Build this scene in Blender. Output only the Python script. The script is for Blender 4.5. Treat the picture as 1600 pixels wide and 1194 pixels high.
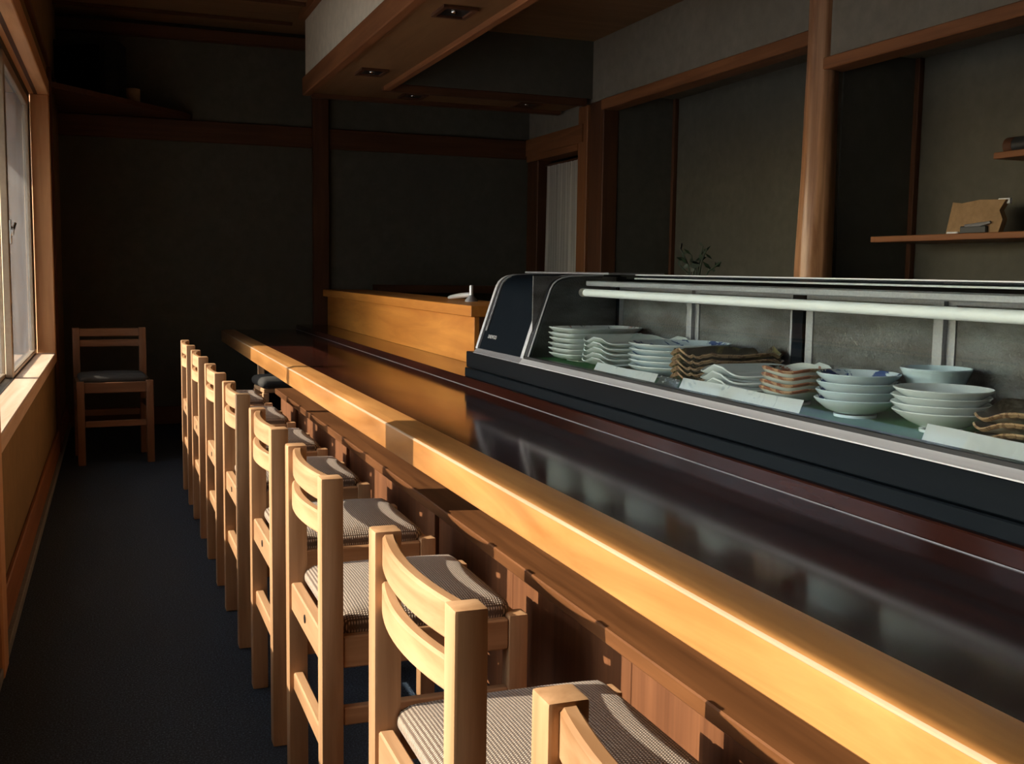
import bpy, bmesh, math, random
from mathutils import Vector, Matrix
random.seed(7)
for _o in list(bpy.data.objects): bpy.data.objects.remove(_o)
SC = bpy.context.scene
COL = SC.collection
R = math.radians

# ------------------------------------------------------------------ camera
H = 1.18
def cam_axes(yaw, pitch, roll):
    F = Vector((math.sin(yaw)*math.cos(pitch), math.cos(yaw)*math.cos(pitch), -math.sin(pitch)))
    Rt = Vector((math.cos(yaw), -math.sin(yaw), 0)); U = Rt.cross(F)
    c, s = math.cos(roll), math.sin(roll)
    return c*Rt + s*U, -s*Rt + c*U, F
_r, _u, _f = cam_axes(R(20.73), R(5.894), R(.84))
cam = bpy.data.cameras.new('camera'); cam.sensor_width = 36; cam.lens = 1677*36/1600
cam.clip_start = .05; cam.clip_end = 200
cam_ob = bpy.data.objects.new('camera', cam); COL.objects.link(cam_ob)
cam_ob.matrix_world = Matrix(((_r.x, _u.x, -_f.x, 0), (_r.y, _u.y, -_f.y, 0), (_r.z, _u.z, -_f.z, H), (0, 0, 0, 1)))
SC.camera = cam_ob

# ------------------------------------------------------------------ sky, sun, exposure
SKY_STRENGTH = .36
SUN_STRENGTH = 5.4
SUN_DIR = Vector((1, -.2, -.6))
w = bpy.data.worlds.new('world'); SC.world = w; w.use_nodes = True
_nt = w.node_tree; _nt.nodes.clear()
_sky = _nt.nodes.new('ShaderNodeTexSky'); _sky.sky_type = 'NISHITA'; _sky.sun_disc = False
_sky.sun_elevation = R(30.5); _sky.sun_rotation = R(281); _sky.air_density = 1.0; _sky.dust_density = 1.2; _sky.ozone_density = 1.0
_bg = _nt.nodes.new('ShaderNodeBackground'); _bg.inputs['Strength'].default_value = SKY_STRENGTH
_wo = _nt.nodes.new('ShaderNodeOutputWorld')
_nt.links.new(_sky.outputs[0], _bg.inputs[0]); _nt.links.new(_bg.outputs[0], _wo.inputs[0])
_sl = bpy.data.lights.new('sun', 'SUN'); _sl.energy = SUN_STRENGTH; _sl.angle = R(.27); _sl.color = (1.0, .86, .69)
sun = bpy.data.objects.new('sun', _sl); COL.objects.link(sun); sun.location = (-6, 6, 6)
sun.rotation_euler = SUN_DIR.to_track_quat('-Z', 'Y').to_euler()
SC.view_settings.view_transform = 'Standard'; SC.view_settings.look = 'None'
SC.view_settings.exposure = 1.0; SC.view_settings.gamma = 1.0; SC.view_settings.use_curve_mapping = False
SC.cycles.use_denoising = True
SC.cycles.max_bounces = 10; SC.cycles.diffuse_bounces = 5; SC.cycles.glossy_bounces = 5
SC.cycles.transparent_max_bounces = 24; SC.cycles.transmission_bounces = 6
SC.cycles.sample_clamp_indirect = 6.0

# ------------------------------------------------------------------ materials
MATS = {}
def base_mat(name):
    m = bpy.data.materials.new(name); m.use_nodes = True
    nt = m.node_tree; p = nt.nodes['Principled BSDF']
    MATS[name] = m
    return m, nt, p
def N(nt, t, **kw):
    n = nt.nodes.new(t)
    for k, v in kw.items(): setattr(n, k, v)
    return n
def coords(nt, scale=(1, 1, 1), rot=(0, 0, 0)):
    tc = N(nt, 'ShaderNodeTexCoord'); mp = N(nt, 'ShaderNodeMapping')
    mp.inputs['Scale'].default_value = scale; mp.inputs['Rotation'].default_value = rot
    nt.links.new(tc.outputs['Object'], mp.inputs['Vector'])
    return mp.outputs['Vector']
def ramp(nt, fac, stops):
    r = N(nt, 'ShaderNodeValToRGB'); e = r.color_ramp.elements
    while len(e) < len(stops): e.new(.5)
    for el, (pos, c) in zip(e, stops): el.position = pos; el.color = (*c, 1)
    nt.links.new(fac, r.inputs['Fac'])
    return r.outputs['Color']
def noise(nt, vec, scale=5, detail=4, rough=.55, dist=0):
    n = N(nt, 'ShaderNodeTexNoise'); n.inputs['Scale'].default_value = scale; n.inputs['Detail'].default_value = detail
    n.inputs['Roughness'].default_value = rough; n.inputs['Distortion'].default_value = dist
    nt.links.new(vec, n.inputs['Vector'])
    return n.outputs['Fac']
def bump(nt, p, h, strength=.2, dist=.002):
    b = N(nt, 'ShaderNodeBump'); b.inputs['Strength'].default_value = strength; b.inputs['Distance'].default_value = dist
    nt.links.new(h, b.inputs['Height']); nt.links.new(b.outputs['Normal'], p.inputs['Normal'])
def mixc(nt, a, b, fac, mode='MIX'):
    m = N(nt, 'ShaderNodeMix', data_type='RGBA', blend_type=mode)
    if isinstance(fac, float): m.inputs['Factor'].default_value = fac
    else: nt.links.new(fac, m.inputs['Factor'])
    for sock, v in ((m.inputs[6], a), (m.inputs[7], b)):
        if isinstance(v, tuple): sock.default_value = (*v, 1)
        else: nt.links.new(v, sock)
    return m.outputs[2]

def wood(name, dark, light, axis='z', rough=.4, spec=.4, grain=28, coat=0.0, streak=.5, wear=None):
    m, nt, p = base_mat(name)
    s = {'x': (1.1, grain, grain), 'y': (grain, 1.1, grain), 'z': (grain, grain, 1.1)}[axis]
    v = coords(nt, s)
    n1 = noise(nt, v, 1.0, 6, .6, .6)
    s2 = tuple(k*.16 if k > 2 else k*.7 for k in s)
    n2 = noise(nt, coords(nt, s2), 1.0, 3, .5, 1.2)
    mid = tuple((a+b)/2 for a, b in zip(dark, light))
    c1 = ramp(nt, n1, [(.34, dark), (.5, mid), (.64, light)])
    c2 = ramp(nt, n2, [(.35, tuple(k*(1-streak*.5) for k in mid)), (.65, tuple(min(1, k*1.12) for k in light))])
    c = mixc(nt, c1, c2, .35)
    if wear:
        n3 = noise(nt, coords(nt, (2.2, 2.2, 2.2)), 3.0, 5, .6)
        f = ramp(nt, n3, [(.5, (0, 0, 0)), (.72, (.75, .75, .75))])
        c = mixc(nt, c, wear, f)
    nt.links.new(c, p.inputs['Base Color'])
    p.inputs['Roughness'].default_value = rough; p.inputs['Specular IOR Level'].default_value = spec
    p.inputs['Coat Weight'].default_value = coat; p.inputs['Coat Roughness'].default_value = .12
    bump(nt, p, n1, .12, .0015)
    return m
def plaster(name, col, var=.12, rough=.9, scale=14):
    m, nt, p = base_mat(name)
    v = coords(nt)
    n = noise(nt, v, scale, 6, .6); n2 = noise(nt, v, 140, 3, .6); n3 = noise(nt, v, 1.3, 3, .5)
    c = ramp(nt, n, [(.3, tuple(k*(1-var) for k in col)), (.7, tuple(k*(1+var) for k in col))])
    c = mixc(nt, c, tuple(k*.8 for k in col), ramp(nt, n3, [(.4, (0, 0, 0)), (.7, (.6, .6, .6))]))
    nt.links.new(c, p.inputs['Base Color']); p.inputs['Roughness'].default_value = rough
    p.inputs['Specular IOR Level'].default_value = .2
    bump(nt, p, n2, .25, .002)
    return m
def solid(name, col, rough=.5, metal=0., spec=.5, var=.06, scale=30, coat=0., aniso=None, bumpv=0.):
    m, nt, p = base_mat(name)
    v = coords(nt, (1, 1, 1) if not aniso else aniso)
    n = noise(nt, v, scale, 4, .6)
    c = ramp(nt, n, [(.3, tuple(max(0, k*(1-var)) for k in col)), (.7, tuple(min(1, k*(1+var)) for k in col))])
    nt.links.new(c, p.inputs['Base Color'])
    r2 = N(nt, 'ShaderNodeMapRange'); r2.inputs['To Min'].default_value = rough*.85; r2.inputs['To Max'].default_value = rough*1.15
    nt.links.new(n, r2.inputs['Value']); nt.links.new(r2.outputs[0], p.inputs['Roughness'])
    p.inputs['Metallic'].default_value = metal; p.inputs['Specular IOR Level'].default_value = spec
    p.inputs['Coat Weight'].default_value = coat; p.inputs['Coat Roughness'].default_value = .06
    if bumpv: bump(nt, p, n, bumpv, .002)
    return m

for ax in 'xyz':
    wood('chair_wood_'+ax, (.30, .145, .060), (.62, .37, .20), ax, .42, .4, 20, .08, .7)
wood('edge_wood', (.29, .105, .024), (.60, .29, .095), 'y', .3, .45, 12, .35, .7)
wood('partition_wood', (.48, .155, .022), (.74, .30, .058), 'y', .45, .35, 12, .1, .5)
wood('ledge_wood', (.07, .026, .009), (.18, .072, .026), 'y', .38, .4, 24, .15)
wood('panel_wood', (.10, .036, .014), (.20, .08, .033), 'z', .55, .3, 34)
for ax in 'xyz':
    wood('trim_wood_'+ax, (.165, .060, .021), (.28, .11, .042), ax, .55, .3, 20)
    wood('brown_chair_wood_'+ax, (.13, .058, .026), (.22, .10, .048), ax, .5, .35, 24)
    wood('dark_trim_wood_'+ax, (.062, .023, .010), (.115, .045, .020), ax, .6, .3, 20)
    wood('window_wood_'+ax, (.48, .22, .09), (.66, .36, .17), ax, .5, .35, 18)
wood('glint_wood', (.44, .27, .15), (.60, .43, .30), 'y', .35, .5, 30, .2)  # pale tone imitating the highlight on the counter edge
wood('sill_wood', (.50, .31, .19), (.74, .55, .41), 'y', .6, .3, 16, 0, .4)
wood('soffit_wood', (.17, .085, .034), (.25, .13, .055), 'y', .6, .3, 10)
wood('ceiling_wood', (.19, .10, .045), (.27, .15, .07), 'x', .6, .25, 9)
wood('log_wood', (.20, .065, .022), (.66, .36, .19), 'z', .42, .45, 22, .15, .9)

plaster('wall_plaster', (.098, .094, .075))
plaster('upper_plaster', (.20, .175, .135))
plaster('cream_plaster', (.68, .60, .47))
plaster('ochre_plaster', (.24, .155, .07))
plaster('outer_render', (.55, .55, .53))

def lacquer():
    m, nt, p = base_mat('dark_lacquer')
    n1 = noise(nt, coords(nt, (16, 1.0, 16)), 1.0, 6, .6, .4)
    n2 = noise(nt, coords(nt, (3, .9, 3)), 1.4, 4, .55)
    c = ramp(nt, n1, [(.3, (.022, .006, .004)), (.55, (.050, .013, .008)), (.75, (.092, .025, .013))])
    c = mixc(nt, c, (.022, .008, .006), ramp(nt, n2, [(.4, (0, 0, 0)), (.65, (.8, .8, .8))]))
    nt.links.new(c, p.inputs['Base Color'])
    rr = ramp(nt, n2, [(.3, (.07, .07, .07)), (.7, (.14, .14, .14))])
    nt.links.new(rr, p.inputs['Roughness'])
    p.inputs['Specular IOR Level'].default_value = .37
    bump(nt, p, n1, .04, .001)
lacquer()
solid('black_lacquer', (.007, .010, .013), .3, spec=.09, aniso=(6, .6, 6), scale=2, var=.15)
solid('black_enamel', (.004, .007, .011), .5, spec=.04, scale=6)
solid('black_rubber', (.012, .014, .016), .5)
solid('steel', (.72, .73, .75), .42, .55, aniso=(40, 1, 40), scale=3, var=.06)
solid('dull_steel', (.34, .34, .36), .5, .6, scale=160, var=.12)
solid('chrome', (.75, .77, .79), .16, 1.0)
solid('tube_white', (.93, .95, .96), .35, spec=.4, var=.02)
solid('porcelain', (.74, .79, .80), .16, spec=.5, var=.03, scale=12, coat=.3)
solid('porcelain_blue', (.60, .72, .78), .16, spec=.5, var=.03, scale=12, coat=.3)
solid('green_mat', (.03, .14, .04), .75, var=.5, scale=220, bumpv=.6)
solid('paper', (.86, .89, .92), .8, spec=.2, var=.03, scale=60)
solid('dark_void', (.012, .012, .011), .9, spec=.1)
solid('cardboard', (.30, .19, .10), .85, spec=.2, var=.15)
solid('bronze_alu', (.42, .33, .24), .38, .55, aniso=(2, 2, 2))
solid('alu', (.60, .57, .52), .35, .7)
solid('black_frame', (.018, .018, .02), .45)
solid('leaf_green', (.016, .036, .016), .5, var=.3)
solid('stone_grey', (.16, .16, .155), .8, var=.2, scale=60)
solid('pale_gravel', (.50, .48, .45), .9, var=.2, scale=80)
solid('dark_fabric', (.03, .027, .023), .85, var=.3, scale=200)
solid('badge_black', (.01, .01, .012), .35)
solid('mark_grey', (.55, .58, .58), .5, var=.02)
solid('tv_plastic', (.008, .009, .011), .4)

def fabric():
    m, nt, p = base_mat('seat_fabric')
    v = coords(nt)
    waves = []
    for d in ('X', 'Y'):
        wv = N(nt, 'ShaderNodeTexWave', wave_type='BANDS', bands_direction=d, wave_profile='SIN')
        wv.inputs['Scale'].default_value = 66; wv.inputs['Distortion'].default_value = .5; wv.inputs['Detail'].default_value = 1
        wv.inputs['Detail Scale'].default_value = 2
        if d == 'X': wv.inputs['Scale'].default_value = 58
        nt.links.new(v, wv.inputs['Vector']); waves.append(wv.outputs['Fac'])
    mu = N(nt, 'ShaderNodeMath', operation='MULTIPLY'); nt.links.new(waves[0], mu.inputs[0]); nt.links.new(waves[1], mu.inputs[1])
    n2 = noise(nt, v, 420, 2, .5)
    c = ramp(nt, mu.outputs[0], [(.08, (.095, .066, .048)), (.36, (.27, .20, .15)), (.64, (.58, .48, .38))])
    c = mixc(nt, c, (.20, .14, .10), ramp(nt, n2, [(.45, (0, 0, 0)), (.75, (.5, .5, .5))]))
    nt.links.new(c, p.inputs['Base Color']); p.inputs['Roughness'].default_value = .9; p.inputs['Specular IOR Level'].default_value = .15
    p.inputs['Sheen Weight'].default_value = .15
    bump(nt, p, mu.outputs[0], .5, .003)
fabric()
def carpet():
    m, nt, p = base_mat('carpet')
    v = coords(nt)
    n = noise(nt, v, 190, 3, .7); n2 = noise(nt, v, 2.2, 4, .55)
    c = ramp(nt, n, [(.36, (.010, .017, .029)), (.55, (.029, .046, .074)), (.72, (.125, .18, .26))])
    c = mixc(nt, c, (.030, .040, .056), ramp(nt, n2, [(.45, (0, 0, 0)), (.8, (.4, .4, .4))]))
    nt.links.new(c, p.inputs['Base Color']); p.inputs['Roughness'].default_value = .85; p.inputs['Specular IOR Level'].default_value = .25
    bump(nt, p, n, .7, .004)
carpet()
def glass(name, tint, refl=1.0, dirt=.0):
    m = bpy.data.materials.new(name); m.use_nodes = True; nt = m.node_tree; nt.nodes.clear(); MATS[name] = m
    out = N(nt, 'ShaderNodeOutputMaterial'); tr = N(nt, 'ShaderNodeBsdfTransparent'); gl = N(nt, 'ShaderNodeBsdfGlossy')
    tr.inputs['Color'].default_value = (*tint, 1); gl.inputs['Roughness'].default_value = .02
    fr = N(nt, 'ShaderNodeFresnel'); fr.inputs['IOR'].default_value = 1.5
    mu = N(nt, 'ShaderNodeMath', operation='MULTIPLY'); mu.inputs[1].default_value = refl
    nt.links.new(fr.outputs[0], mu.inputs[0])
    mx = N(nt, 'ShaderNodeMixShader'); nt.links.new(mu.outputs[0], mx.inputs[0]); nt.links.new(tr.outputs[0], mx.inputs[1]); nt.links.new(gl.outputs[0], mx.inputs[2])
    last = mx.outputs[0]
    if dirt:
        df = N(nt, 'ShaderNodeBsdfTranslucent'); df.inputs['Color'].default_value = (.75, .78, .8, 1)
        n = noise(nt, coords(nt), 5, 5, .6)
        f = ramp(nt, n, [(.35, (dirt*.5,)*3), (.75, (dirt,)*3)])
        m2 = N(nt, 'ShaderNodeMixShader'); nt.links.new(f, m2.inputs[0]); nt.links.new(last, m2.inputs[1]); nt.links.new(df.outputs[0], m2.inputs[2])
        last = m2.outputs[0]
    nt.links.new(last, out.inputs[0])
glass('case_glass', (.96, .99, .98), .1)
glass('window_glass', (.94, .96, .96), .8, .04)
def frosted():
    m, nt, p = base_mat('frosted_glass')
    v = coords(nt)
    n = noise(nt, v, 170, 2, .5); n2 = noise(nt, coords(nt, (1, 1, 3)), 5, 4, .6)
    c = ramp(nt, n2, [(.4, (.09, .085, .08)), (.68, (.22, .23, .23))])
    nt.links.new(c, p.inputs['Base Color']); p.inputs['Roughness'].default_value = .28
    p.inputs['Transmission Weight'].default_value = .35; p.inputs['IOR'].default_value = 1.45
    bump(nt, p, n, .8, .004)
frosted()
def noren_cloth():
    m, nt, p = base_mat('noren_cloth')
    wv = N(nt, 'ShaderNodeTexWave', wave_type='BANDS', bands_direction='Y', wave_profile='SIN')
    wv.inputs['Scale'].default_value = 7; wv.inputs['Distortion'].default_value = 2.5; wv.inputs['Detail Scale'].default_value = .6
    nt.links.new(coords(nt, (1, 1, .15)), wv.inputs['Vector'])
    c = ramp(nt, wv.outputs['Fac'], [(.2, (.72, .67, .59)), (.9, (.88, .83, .75))])
    nt.links.new(c, p.inputs['Base Color']); p.inputs['Roughness'].default_value = .9
noren_cloth()
def glazed(name, base, accent, thr=.56, scale=26, second=None, rough=.18):
    """glaze with painted blotches of a second colour"""
    m, nt, p = base_mat(name)
    v = coords(nt)
    n = noise(nt, v, scale, 5, .62, .8)
    f = ramp(nt, n, [(thr, (0, 0, 0)), (thr+.05, (1, 1, 1))])
    c = mixc(nt, base, accent, f)
    if second:
        n2 = noise(nt, v, scale*.7, 4, .6, .3)
        c = mixc(nt, c, second, ramp(nt, n2, [(.60, (0, 0, 0)), (.66, (1, 1, 1))]))
    nt.links.new(c, p.inputs['Base Color']); p.inputs['Roughness'].default_value = rough
    p.inputs['Coat Weight'].default_value = .3; p.inputs['Coat Roughness'].default_value = .08
glazed('glaze_flower', (.70, .73, .72), (.16, .15, .17), .56, 20, (.40, .22, .18))
glazed('glaze_celadon', (.66, .72, .69), (.52, .60, .56), .55, 8)
glazed('glaze_bluewhite', (.66, .75, .80), (.05, .09, .25), .53, 24)
glazed('glaze_brown', (.085, .070, .048), (.20, .17, .075), .55, 9, (.05, .05, .045))
glazed('glaze_overglaze', (.62, .64, .60), (.34, .10, .055), .60, 15, (.09, .075, .05))
glazed('glaze_sage', (.085, .072, .058), (.26, .25, .20), .56, 8, (.15, .09, .055), .3)
glazed('brown_rim', (.42, .27, .15), (.20, .11, .06), .5, 60, None, .6)
glazed('rust_rim', (.50, .30, .18), (.26, .09, .05), .48, 30, None, .4)
glazed('glaze_pale', (.62, .64, .60), (.36, .22, .12), .66, 14)
glazed('glaze_dots', (.64, .73, .77), (.06, .10, .26), .69, 18)
glazed('paper_print', (.86, .89, .92), (.62, .68, .74), .60, 22, None, .8)
glazed('tag_print', (.07, .08, .07), (.45, .48, .46), .60, 60, None, .7)

# ------------------------------------------------------------------ mesh helpers
def link(name, me, mat, parent=None, loc=None, rotz=None):
    o = bpy.data.objects.new(name, me); COL.objects.link(o)
    if mat is not None and me is not None and not me.materials:
        me.materials.append(MATS[mat])
    if parent is not None: o.parent = parent
    if loc is not None: o.location = loc
    if rotz is not None: o.rotation_euler = (0, 0, rotz)
    return o
def finish(bm, name, smooth=30):
    bmesh.ops.recalc_face_normals(bm, faces=bm.faces)
    me = bpy.data.meshes.new(name); bm.to_mesh(me); bm.free()
    if smooth:
        me.shade_smooth(); me.set_sharp_from_angle(angle=R(smooth))
    return me
def add_box(bm, x0, x1, y0, y1, z0, z1, bev=0.0, seg=1):
    vs = [bm.verts.new(c) for c in ((x0,y0,z0),(x1,y0,z0),(x1,y1,z0),(x0,y1,z0),(x0,y0,z1),(x1,y0,z1),(x1,y1,z1),(x0,y1,z1))]
    fs = [bm.faces.new([vs[i] for i in q]) for q in ((0,3,2,1),(4,5,6,7),(0,1,5,4),(1,2,6,5),(2,3,7,6),(3,0,4,7))]
    if bev:
        es = list({e for f in fs for e in f.edges})
        bmesh.ops.bevel(bm, geom=es, offset=bev, segments=seg, affect='EDGES', profile=.6)
def boxes(name, bl, mat, parent=None, bev=0.0, seg=1, smooth=30, **kw):
    bm = bmesh.new()
    for b in bl: add_box(bm, *b, bev=bev, seg=seg)
    return link(name, finish(bm, name, smooth), mat, parent, **kw)
def box(name, x0, x1, y0, y1, z0, z1, mat, parent=None, bev=0.0, seg=1, **kw):
    return boxes(name, [(x0, x1, y0, y1, z0, z1)], mat, parent, bev, seg, **kw)
def prism(name, prof, y0, y1, mat, parent=None, smooth=40, axis='y', **kw):
    """closed XZ profile swept along y (or XY profile swept along z)"""
    bm = bmesh.new()
    def P(a, b, t): return (a, t, b) if axis == 'y' else (a, b, t)
    A = [bm.verts.new(P(a, b, y0)) for a, b in prof]; B = [bm.verts.new(P(a, b, y1)) for a, b in prof]
    n = len(prof)
    for i in range(n): bm.faces.new((A[i], A[(i+1) % n], B[(i+1) % n], B[i]))
    bm.faces.new(A); bm.faces.new(B[::-1])
    return link(name, finish(bm, name, smooth), mat, parent, **kw)
def sheet(prof, th):
    """offset an open XZ polyline into a closed thin profile"""
    out = []
    n = len(prof)
    for i, (x, z) in enumerate(prof):
        a = prof[max(0, i-1)]; b = prof[min(n-1, i+1)]
        d = Vector((b[0]-a[0], b[1]-a[1])).normalized()
        out.append((x + d.y*th, z - d.x*th))
    return list(prof) + out[::-1]
def lathe(bm, prof, seg=40, cx=0, cy=0):
    rings = []
    for r, z in prof:
        if r < 1e-6: rings.append([bm.verts.new((cx, cy, z))])
        else: rings.append([bm.verts.new((cx+r*math.cos(2*math.pi*i/seg), cy+r*math.sin(2*math.pi*i/seg), z)) for i in range(seg)])
    for a, b in zip(rings, rings[1:]):
        for i in range(seg):
            j = (i+1) % seg
            if len(a) == 1 and len(b) == 1: continue
            if len(a) == 1: bm.faces.new((a[0], b[i], b[j]))
            elif len(b) == 1: bm.faces.new((a[i], a[j], b[0]))
            else: bm.faces.new((a[i], a[j], b[j], b[i]))
def add_tube(bm, pts, rad, seg=10):
    pts = [Vector(p) for p in pts]; rings = []
    rads = rad if isinstance(rad, (list, tuple)) else [rad]*len(pts)
    for i, p in enumerate(pts):
        d = (pts[min(i+1, len(pts)-1)] - pts[max(i-1, 0)]).normalized()
        up = Vector((0, 0, 1)) if abs(d.z) < .9 else Vector((1, 0, 0))
        a = d.cross(up).normalized(); b = d.cross(a)
        rings.append([bm.verts.new(p + (a*math.cos(2*math.pi*k/seg) + b*math.sin(2*math.pi*k/seg))*rads[i]) for k in range(seg)])
    for A, B in zip(rings, rings[1:]):
        for k in range(seg): bm.faces.new((A[k], A[(k+1) % seg], B[(k+1) % seg], B[k]))
    bm.faces.new(rings[0]); bm.faces.new(rings[-1][::-1])
def tube(name, pts, rad, mat, parent=None, seg=10, **kw):
    bm = bmesh.new(); add_tube(bm, pts, rad, seg)
    return link(name, finish(bm, name, 40), mat, parent, **kw)
def empty(name, loc=(0, 0, 0), rotz=0):
    o = bpy.data.objects.new(name, None); COL.objects.link(o); o.location = loc; o.rotation_euler = (0, 0, rotz)
    o.empty_display_size = .1
    return o
def tag(o, label, cat, group=None, kind=None):
    o['label'] = label; o['category'] = cat
    if group: o['group'] = group
    if kind: o['kind'] = kind
    return o
def struct(o, label, cat): return tag(o, label, cat, kind='structure')
def dup(root, loc, rotz=0):
    def rec(o, par):
        c = o.copy(); COL.objects.link(c); c.parent = par
        for ch in o.children: rec(ch, c)
        return c
    r = rec(root, None); r.location = loc; r.rotation_euler = (0, 0, rotz)
    return r

# ================================================================== THE ROOM
XL, XR, YB = -.29, 3.30, 8.40      # left wall face, right wall face, back wall face
YF, ZC = -1.6, 2.94                # wall behind the viewer, ceiling
struct(box('floor', -.75, 5.0, YF-.1, YB+.15, -.08, 0, 'carpet'), 'dark grey speckled floor running down the aisle beside the chairs', 'floor')
struct(box('ceiling', -.75, 5.0, YF-.1, YB+.15, ZC, ZC+.1, 'ceiling_wood'), 'brown wooden board ceiling above the aisle', 'ceiling')
ceil = bpy.data.objects['ceiling']
for y in (8.02, 7.4, 6.78, 6.16, 5.54, 4.92, 4.3, 3.68, 3.06):
    box('ceiling_batten', -.3, 1.30, y-.014, y+.014, ZC-.022, ZC, 'dark_trim_wood_x', ceil, .003)
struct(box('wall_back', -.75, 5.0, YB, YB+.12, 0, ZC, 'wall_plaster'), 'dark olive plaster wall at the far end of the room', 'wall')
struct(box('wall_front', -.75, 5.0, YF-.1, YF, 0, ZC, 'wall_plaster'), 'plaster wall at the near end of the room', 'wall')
# timber on the back wall
struct(box('trim_1', 1.505, 1.629, 8.345, YB, 0, ZC, 'dark_trim_wood_z', bev=.006), 'vertical brown wooden post on the back wall beside the partition', 'post')
struct(box('trim_2', -.30, XR, 8.365, YB, 2.095, 2.25, 'dark_trim_wood_x', bev=.006), 'long horizontal wooden beam across the back wall', 'beam')
struct(box('trim_3', -.30, XR, 8.33, YB, 2.82, 2.905, 'dark_trim_wood_x', bev=.006), 'wooden cornice beam where back wall meets ceiling', 'beam')
struct(box('baseboard_back', -.30, XR, 8.375, YB, 0, .135, 'dark_trim_wood_x', bev=.004), 'dark wooden skirting board along the foot of the back wall', 'baseboard')

# right wall: plaster above the beams, two deep alcoves, a doorway
XA = 3.87
struct(boxes('wall_right', [
    (XR, XR+.10, 7.17, YB, 2.25, ZC),
    (XR, XR+.10, 4.56, 6.95, 2.385, ZC),
    (XR, XR+.10, YF, 4.47, 2.23, ZC),
    (XR, 4.9, 6.95, 7.17, 0, ZC),
    (XA, XA+.1, YF, 6.95, 0, ZC),
    (XR+.02, XA, 4.47, 4.56, 0, ZC),
    (XR+.10, XA, 4.56, 6.95, 2.42, 2.5),
    (XR+.10, XA, YF, 4.47, 2.27, 2.35),
    (4.9, 5.0, 6.95, YB, 0, ZC)], 'upper_plaster'), 'plastered right wall with two dark alcoves and a curtained doorway', 'wall')
# darker plaster lining of the alcoves
wr = bpy.data.objects['wall_right']
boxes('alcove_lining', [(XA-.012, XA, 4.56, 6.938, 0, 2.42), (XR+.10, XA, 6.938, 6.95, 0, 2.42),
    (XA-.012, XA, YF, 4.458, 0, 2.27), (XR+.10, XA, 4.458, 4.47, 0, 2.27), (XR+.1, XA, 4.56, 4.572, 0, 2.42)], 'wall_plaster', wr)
box('corner_strip', XA-.045, XA-.012, 6.905, 6.938, 0, 2.42, 'dark_trim_wood_z', wr, .003)
box('corner_strip', XA-.045, XA-.012, 4.425, 4.458, 0, 2.27, 'dark_trim_wood_z', wr, .003)
struct(box('trim_4', XR-.03, XR+.10, 4.56, 6.96, 2.312, 2.385, 'trim_wood_y', bev=.005), 'horizontal wooden lintel above the far alcove', 'beam')
struct(box('trim_5', XR-.03, XR+.10, YF, 4.50, 2.172, 2.23, 'trim_wood_y', bev=.005), 'horizontal wooden lintel above the near alcove with shelves', 'beam')
struct(box('trim_6', XR-.02, XR+.10, 6.934, 7.165, 0, 2.385, 'dark_trim_wood_z', bev=.006), 'broad dark wooden post at the far edge of the alcove', 'post')
struct(box('trim_7', XR-.035, XR+.10, 7.175, 7.335, 0, 2.38, 'trim_wood_z', bev=.006), 'reddish wooden door post right of the white curtain', 'post')
struct(box('trim_8', XR-.02, XR+.10, 8.15, YB-.02, 0, 2.10, 'dark_trim_wood_z', bev=.006), 'dark wooden door post left of the white curtain', 'post')
struct(boxes('trim_9', [(XR-.045, XR-.036, 7.24, YB-.04, 2.12, 2.25), (XR-.036, XR+.1, 7.336, YB-.04, 2.07, 2.25)], 'trim_wood_y'), 'wooden lintel beam above the curtained doorway', 'beam')
# natural log pillar between the alcoves
def log_pillar():
    bm = bmesh.new(); seg = 28; rings = []
    rnd = random.Random(3)
    ph = [rnd.uniform(0, 6.28) for _ in range(6)]
    for k in range(41):
        z = ZC*k/40
        r0 = .074 if z > 2.25 else .074 + .016*min(1, (2.25-z)/1.0)
        ring = []
        for i in range(seg):
            a = 2*math.pi*i/seg
            r = r0*(1 + .035*math.sin(5*a+ph[0]+z*1.1) + .03*math.sin(9*a+ph[1]+2.1*math.sin(z*2.3)) + .018*math.sin(14*a+ph[2]-z*3))
            ring.append(bm.verts.new((XR+.012+r*math.cos(a), 4.515+r*math.sin(a), z)))
        rings.append(ring)
    for A, B in zip(rings, rings[1:]):
        for i in range(seg): bm.faces.new((A[i], A[(i+1) % seg], B[(i+1) % seg], B[i]))
    bm.faces.new(rings[-1]); bm.faces.new(rings[0][::-1])
    return link('trim_10', finish(bm, 'log', 60), 'log_wood')
struct(log_pillar(), 'peeled round log pillar between the two alcoves', 'pillar')

# ---- hanging bulkhead above the counter
sof = struct(empty('ceiling_soffit', (1.335, 7.68, 2.38)), 'cream bulkhead with wooden beams hanging above the counter', 'soffit')
def SB(name, x0, x1, y0, y1, z0, z1, mat, bev=0.0):
    return box(name, x0-1.335, x1-1.335, y0-7.68, y1-7.68, z0-2.38, z1-2.38, mat, sof, bev)
SB('fascia', 1.335, 1.36, YF, 7.68, 2.505, ZC, 'cream_plaster')
SB('beam', 1.315, 1.375, YF, 7.70, 2.38, 2.505, 'trim_wood_y', .006)
SB('cornice', 1.29, 1.335, YF, 7.68, 2.885, ZC, 'trim_wood_y', .004)
SB('fascia', 1.36, XR, 7.655, 7.68, 2.505, ZC, 'upper_plaster')
SB('beam', 1.375, XR-.04, 7.645, 7.70, 2.365, 2.505, 'dark_trim_wood_x', .006)
SB('inner_face', 1.79, 1.81, YF, 7.17, 2.42, 2.82, 'wall_plaster')
SB('inner_face', 1.81, XR, 7.17, 7.19, 2.42, 2.82, 'wall_plaster')
SB('rail', 1.765, 1.815, YF, 7.17, 2.368, 2.42, 'trim_wood_y', .005)
SB('rail', 1.765, XR-.04, 7.172, 7.22, 2.368, 2.42, 'dark_trim_wood_x', .005)
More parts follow.
